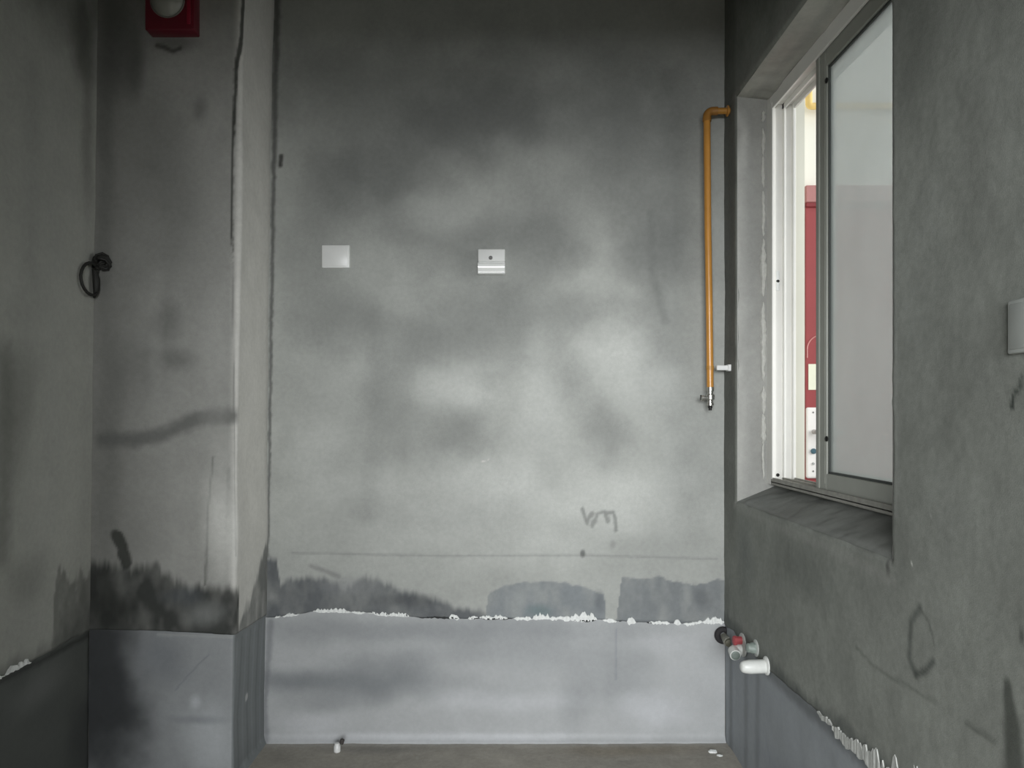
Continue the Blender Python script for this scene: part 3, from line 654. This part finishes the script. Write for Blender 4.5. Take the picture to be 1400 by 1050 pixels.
# ------------------------------------------------------------------ inside: yellow gas pipe on the end wall
def child(nm, bm, m, par, smooth=True, label=None):
    o = obj(nm, bm, m, None, None, smooth); o.parent = par; o.matrix_parent_inverse = Matrix.Translation(par.location).inverted()
    if label: o['label'] = label
    return o
YG = 2.800
def G(px, py, Y=YG): return Vector(((px-CX)/F*Y, Y, EYE-(py-CY)/F*Y))
gp = thing('gas_pipe', 'orange-yellow gas pipe down the end wall beside the window, valve at its end', 'pipe', G(970, 545))
M_gas = mat('orange_yellow_gas_paint', (196, 138, 62), .3, noise=.1, nscale=18, spec=.6)
top, bot = G(966.5, 160), G(971, 534)
rad = .0125
bm = bmesh.new(); tube(bm, [bot, bot.lerp(top, .3), bot.lerp(top, .62)+Vector((-.0015, 0, 0)), top - Vector((0, 0, .012))], rad, 18); child('pipe_riser', bm, M_gas, gp)
bm = bmesh.new(); c = top + Vector((.022, 0, 0)); ar = arc(c, .022, PI, PI/2, (1, 0, 0), (0, 0, 1), 8)
tube(bm, [top-Vector((0, 0, .016)), top-Vector((0, 0, .001))]+ar+[c+Vector((.016, 0, .022))], [.0155]*2+[.0145]*9+[.0155], 18); child('pipe_elbow', bm, mat('darker_gas_fitting', (160, 112, 50), .45, noise=.12), gp)
bm = bmesh.new(); e = c+Vector((.012, 0, .022)); tube(bm, [e, (XR+.01, YG, e.z)], .0115, 16); child('pipe_branch', bm, mat('ochre_gas_paint', (182, 130, 56), .4, noise=.1), gp)
bm = bmesh.new(); lathe(bm, [(.0125, 0), (.020, .002), (.020, .006), (.0125, .008)], (XR-.004, YG, e.z), (-1, 0, 0), 18); child('wall_rosette', bm, M_gas, gp)
M_chr = mat('nickel_plated_brass', (176, 174, 168), .28, .85)
bm = bmesh.new(); b = bot
lathe(bm, [(.011, 0), (.0135, .002), (.0135, .016), (.0105, .018), (.0105, .026), (.0155, .03), (.0155, .046), (.010, .050), (.010, .058), (.0125, .060), (.0125, .068), (.008, .070)], b+Vector((0, 0, .014)), (0, 0, -1), 12)
valve = child('gas_valve', bm, M_chr, gp)
def sub(nm, bm, m, par): o = obj(nm, bm, m, None, None, True); o.parent = par; return o
bm = bmesh.new(); lathe(bm, [(.007, 0), (.007, .018), (.0105, .020), (.0105, .027), (.006, .029)], b+Vector((-.008, -.004, -.028)), (-1, -.15, 0), 12); sub('valve_stem', bm, M_chr, valve)
bm = bmesh.new(); q = b+Vector((-.036, -.008, -.028)); box(bm, q+Vector((-.002, -.004, -.006)), q+Vector((.002, .004, .012)), .001, 1); sub('valve_lever', bm, M_dark, valve)
bm = bmesh.new(); lathe(bm, [(.0075, 0), (.0075, .012), (.0058, .013), (.0058, .020)], b+Vector((0, 0, -.052)), (0, 0, -1), 12); sub('hose_nozzle', bm, M_dark, valve)
zc_ = EYE-(503-CY)/F*YG
bm = bmesh.new(); box(bm, (G(979, 0).x, YG-.010, zc_-.009), (XR+.004, YG+.006, zc_+.009), .002, 1); box(bm, (XR-.010, YG-.016, zc_-.012), (XR+.004, YG+.014, zc_+.012), .002, 1)
child('pipe_clip', bm, M_white, gp, False, 'short white clip holding the pipe to the window wall')
bm = bmesh.new(); tube(bm, [G(970.7, 503)+Vector((0, 0, -.007)), G(970.7, 503)+Vector((0, 0, .007))], .0145, 18); child('clip_band', bm, mat('ochre_band', (176, 128, 60), .4), gp)

# ------------------------------------------------------------------ switch and socket plates
a, b2 = Bk(441, 367), Bk(478.5, 336)
t = thing('blank_plate', 'plain white square cover plate on the left of the end wall', 'outlet', ((a[0]+b2[0])/2, YB, a[1]))
bm = bmesh.new(); box(bm, (a[0], YB-.012, a[1]), (b2[0], YB+.006, b2[1]), .003, 3); child('cover', bm, M_white, t)
bm = bmesh.new(); box(bm, (a[0]+.006, YB-.0135, a[1]+.006), (b2[0]-.006, YB-.011, b2[1]-.006), .0012, 2); child('cover_face', bm, M_white, t)
a, b2 = Bk(654, 376), Bk(690, 342)
t = thing('socket_box', 'white socket with small knob and glossy bulging flap, middle of the end wall', 'outlet', ((a[0]+b2[0])/2, YB, a[1]))
zm = Bk(0, 359)[1]
bm = bmesh.new(); box(bm, (a[0], YB-.014, a[1]), (b2[0], YB+.006, b2[1]), .003, 3); child('back_plate', bm, M_white, t)
bm = bmesh.new()
prof = [(0, 0), (.010, .002), (.020, .010), (.023, .020), (.020, .030), (.012, .037), (.010, .040), (.016, .044), (.010, .047)]   # bulging flap, depth over height
n = len(prof); A_ = [bm.verts.new((a[0]-.001, YB-.010-d, zm-.001-h*.98)) for d, h in prof]; B__ = [bm.verts.new((b2[0]+.001, YB-.010-d, zm-.001-h*.98)) for d, h in prof]
for k in range(n-1): bm.faces.new((A_[k], A_[k+1], B__[k+1], B__[k]))
bm.faces.new(A_); bm.faces.new(B__[::-1]); bm.faces.new((A_[0], B__[0], B__[-1], A_[-1]))
child('splash_flap', bm, mat('glossy_white_plastic', (240, 241, 239), .12, spec=.8, coat=.6), t, True, 'glossy lower flap')
bm = bmesh.new(); box(bm, (a[0]-.001, YB-.020, zm), (b2[0]+.001, YB-.010, b2[1]), .003, 3); up_ = child('switch_face', bm, mat('dull_white_plastic', (206, 207, 205), .5), t)
bm = bmesh.new(); kx, kz = Bk(671, 354); lathe(bm, [(.007, 0), (.007, .004), (.005, .006)], (kx, YB-.0195, kz), (0, -1, 0), 16); child('knob', bm, mat('grey_knob', (96, 96, 94), .5), t)
y1_, y0_ = Rt(1387, 0)[0], Rt(1387, 0)[0]-.088
t = thing('blank_plate', 'pale cover plate on the window wall, cut by the right edge of the photo', 'outlet', (XR, (y0_+y1_)/2, 1.318))
bm = bmesh.new(); box(bm, (XR-.012, y0_, 1.318), (XR+.004, y1_, 1.404), .003, 3); child('cover', bm, mat('grey_white_plastic', (168, 172, 168), .5, noise=.04), t)
bm = bmesh.new(); box(bm, (XR-.0135, y0_+.007, 1.325), (XR-.011, y1_-.007, 1.397), .0012, 2); child('cover_face', bm, mat('grey_white_plastic_face', (164, 168, 164), .5, noise=.04), t)

# ------------------------------------------------------------------ fire alarm at the top of the pillar
lx = LEAN*(2.55-EYE)
t = thing('alarm_bell', 'dark red square alarm box with a round grey dome, high on the pillar', 'alarm', (-1.08, YP-.01, 2.455))
bm = bmesh.new(); box(bm, (-1.166, YP-.052, 2.470), (-1.008, YP+.008, 2.65), .004, 3); child('housing', bm, mat('dark_red_plastic', (104, 16, 34), .3, noise=.05, spec=.6), t)
bm = bmesh.new(); lathe(bm, [(.052, -.004), (.052, .004), (.049, .012), (.041, .022), (.028, .029), (.012, .033), (.004, .0335)], (-1.092, YP-.050, 2.563), (0, -1, 0), 36)
dome = child('dome', bm, mat('smoky_grey_dome', (150, 150, 142), .35, spec=.6), t, True, 'round grey dome')
bm = bmesh.new(); M_ = Matrix.Translation((-1.092, YP-.054, 2.563)) @ frame_to((0, -1, 0))
rr_ = bmesh.ops.create_circle(bm, segments=36, radius=.054, matrix=M_); tube(bm, [v.co.copy() for v in bm.verts]+[bm.verts[:][0].co.copy()], .0025, 8)
bmesh.ops.delete(bm, geom=[v for v in rr_['verts']], context='VERTS'); sub('dome_rim', bm, mat('grey_rim', (120, 118, 112), .5), dome)
bm = bmesh.new(); box(bm, (-1.030, YP-.0535, 2.488), (-1.018, YP-.0505, 2.63), .001, 1); child('side_rib', bm, mat('red_rib', (150, 26, 50), .35), t)

# ------------------------------------------------------------------ cable coil in the corner between left wall and pillar
t = thing('cable_coil', 'short loop of black cable sticking out of a hole in the left corner', 'cable', (XL+.02, YP-.02, 1.66))
M_blk = mat('black_cable_sheath', (30, 30, 27), .6)
cx, cy, cz = XL+.012, YP-.045, 1.690
bm = bmesh.new(); pp = []
pp += [(XL+.04, YP+.012, 1.725), (XL+.038, YP-.010, 1.722)]
for k in range(19):
    a = PI*.30+2*PI*k/18*.86; pp.append((XL+.020+.006*math.sin(a*1.5), YP-.052+.046*math.cos(a), 1.662+.052*math.sin(a)))
tube(bm, pp, .0050, 10); child('cable', bm, M_blk, t)
bm = bmesh.new(); rnd = random.Random(3)
for k in range(5):
    s = rnd.random()*6; q = []
    for i in range(14):
        a = s+i*.55; r = .018+.010*math.sin(i*.9+k); q.append((XL+.034+r*1.1*math.cos(a), YP-.020+.012*math.sin(i+k), 1.722+r*1.15*math.sin(a)))
    tube(bm, q, .0045, 8)
child('wire_bundle', bm, M_blk, t, True, 'tangled black end in the hole')
bm = bmesh.new(); q = [(XL+.016, YP-.020, 1.70), (XL+.024, YP-.026, 1.665), (XL+.022, YP-.022, 1.63), (XL+.012, YP-.016, 1.607)]; tube(bm, q, [.008, .011, .009, .004], 10); child('cable_tail', bm, M_blk, t)

# ------------------------------------------------------------------ water outlets low on the window wall
M_ppr = mat('white_pipe_plastic', (222, 224, 220), .4, noise=.04, nscale=60)
M_pgr = mat('grey_green_fitting', (132, 142, 136), .5, noise=.08, nscale=60)
M_bei = mat('plaster_splashed_plug', (150, 150, 140), .7, noise=.15, nscale=80)
def W(y, px, py): return Vector(((px-CX)/F*y, y, EYE-(py-CY)*y/F))
# 1 big white stub nearest the camera
yv = 2.40; c0 = W(yv, 1050, 910)
t = thing('pipe_stub', 'largest white capped pipe stub low on the window wall, nearest the window side', 'pipe', (XR, yv, c0.z), 'water outlets low on the window wall')
bm = bmesh.new(); lathe(bm, [(.020, 0), (.0215, .004), (.0215, .050), (.019, .066), (.016, .074), (.010, .078)], (XR-.006, yv, c0.z-.002), (-1, -.05, -.02), 24); child('stub', bm, M_ppr, t)
bm = bmesh.new(); lathe(bm, [(.025, 0), (.029, .002), (.029, .006), (.022, .010)], (XR+.002, yv, c0.z), (-1, 0, 0), 24); child('wall_flange', bm, M_ppr, t)
# 2 grey-green fitting behind it
yv = 2.50; c0 = W(yv, 1034, 886)
t = thing('pipe_stub', 'grey-green pipe fitting between the white stub and the red-plugged elbow', 'pipe', (XR, yv, c0.z), 'water outlets low on the window wall')
bm = bmesh.new(); lathe(bm, [(.019, 0), (.019, .012), (.0155, .018), (.0155, .026), (.010, .030)], (XR-.004, yv, c0.z), (-1, 0, 0), 8); child('fitting', bm, M_pgr, t)
bm = bmesh.new(); lathe(bm, [(.026, 0), (.028, .002), (.028, .005), (.022, .008)], (XR+.002, yv, c0.z), (-1, 0, 0), 22); child('collar', bm, mat('pale_collar', (186, 190, 186), .5), t)
# 3 white elbow with red plug
yv = 2.64; c0 = W(yv, 1008, 880)
t = thing('pipe_stub', 'white pipe elbow with a red plug, close to the end wall corner', 'pipe', (XR, yv, c0.z), 'water outlets low on the window wall')
bm = bmesh.new(); lathe(bm, [(.034, 0), (.040, .002), (.040, .006), (.030, .010)], (XR+.002, yv, c0.z-.004), (-1, 0, 0), 24); child('wall_flange', bm, mat('pale_grey_flange', (176, 178, 174), .5), t)
bm = bmesh.new(); tube(bm, [(XR-.004, yv, c0.z-.020), (XR-.022, yv-.002, c0.z-.020)]+arc((XR-.022, yv-.022, c0.z-.020), .018, PI/2, PI, (1, 0, 0), (0, 1, 0), 5)+[(XR-.040, yv-.045, c0.z-.026)], [.018, .018]+[.0175]*6+[.019], 18); el = child('elbow', bm, M_ppr, t)
bm = bmesh.new(); lathe(bm, [(.015, 0), (.015, .004), (.011, .005), (.010, .003)], (XR-.0402, yv-.045, c0.z-.026), (0, -1, -.12), 20); sub('elbow_mouth', bm, M_pgr, el)
bm = bmesh.new(); lathe(bm, [(.014, 0), (.014, .018), (.0165, .019), (.0165, .027), (.012, .030)], (XR-.008, yv-.006, c0.z+.013), (-1, -.1, 0), 8); child('plug', bm, mat('red_plastic_plug', (158, 70, 74), .5), t, True, 'red plug')
# 4 dark rubber ring with a splashed plug in the corner
q = Bk(990, 869)
t = thing('pipe_stub', 'plaster-splashed plug in a dark rubber ring, in the corner under the white joint', 'pipe', (q[0], YB, q[1]), 'water outlets low on the window wall')
bm = bmesh.new(); tube(bm, arc((q[0]-.006, YB-.010, q[1]+.004), .022, 0, 2*PI, (1, 0, 0), (0, 0, 1), 24), .011, 12); child('rubber_ring', bm, mat('black_rubber', (44, 42, 44), .8), t)
bm = bmesh.new(); lathe(bm, [(.016, 0), (.016, .034), (.0185, .036), (.0185, .052), (.010, .056)], (q[0]+.0, YB-.002, q[1]-.004), (.02, -1, -.08), 8); child('plug', bm, M_bei, t)
bm = bmesh.new(); lathe(bm, [(.0145, 0), (.0145, .012), (.009, .014)], (q[0]+.0, YB-.0565, q[1]-.0084), (.02, -1, -.08), 16); child('plug_nose', bm, mat('dull_brass', (120, 118, 104), .5, .3), t)

# ------------------------------------------------------------------ small litter on the floor by the end wall
fy = F*EYE/(1028-CY)
t = thing('white_plug', 'tiny white plastic plug on the floor near the left foot of the end wall', 'plug', ((461-CX)/F*fy, fy, 0))
bm = bmesh.new(); x = (461-CX)/F*fy; lathe(bm, [(.010, 0), (.012, .002), (.012, .022), (.0095, .025), (.0095, .032), (.007, .033)], (x, fy, .0), (0, 0, 1), 20); child('plug_body', bm, M_white, t)
bm = bmesh.new(); lathe(bm, [(.007, 0), (.008, .002), (.008, .016), (.006, .017)], (x+.014, fy+.004, .028), (.3, 0, 1), 16); child('cap_plug', bm, mat('dark_grey_plug', (70, 66, 64), .6), t)
rnd = random.Random(21)
for (px, py, r, lab) in ((975, 1029, .011, 'white plaster crumb on the floor in the right corner, nearest the end wall'), (984, 1034, .007, 'small plaster crumb on the floor, in front of the larger corner crumb')):
    y = F*EYE/(py-CY); x = (px-CX)/F*y
    bm = bmesh.new(); bmesh.ops.create_icosphere(bm, subdivisions=2, radius=r)
    for v in bm.verts: v.co = Vector((v.co.x*1.5, v.co.y, v.co.z*.55))*(.8+.4*rnd.random())
    o = obj('plaster_crumb', bm, M_torn); o.location = (x, y, r*.42); o['label'] = lab; o['category'] = 'debris'; o['group'] = 'plaster crumbs in the corner'
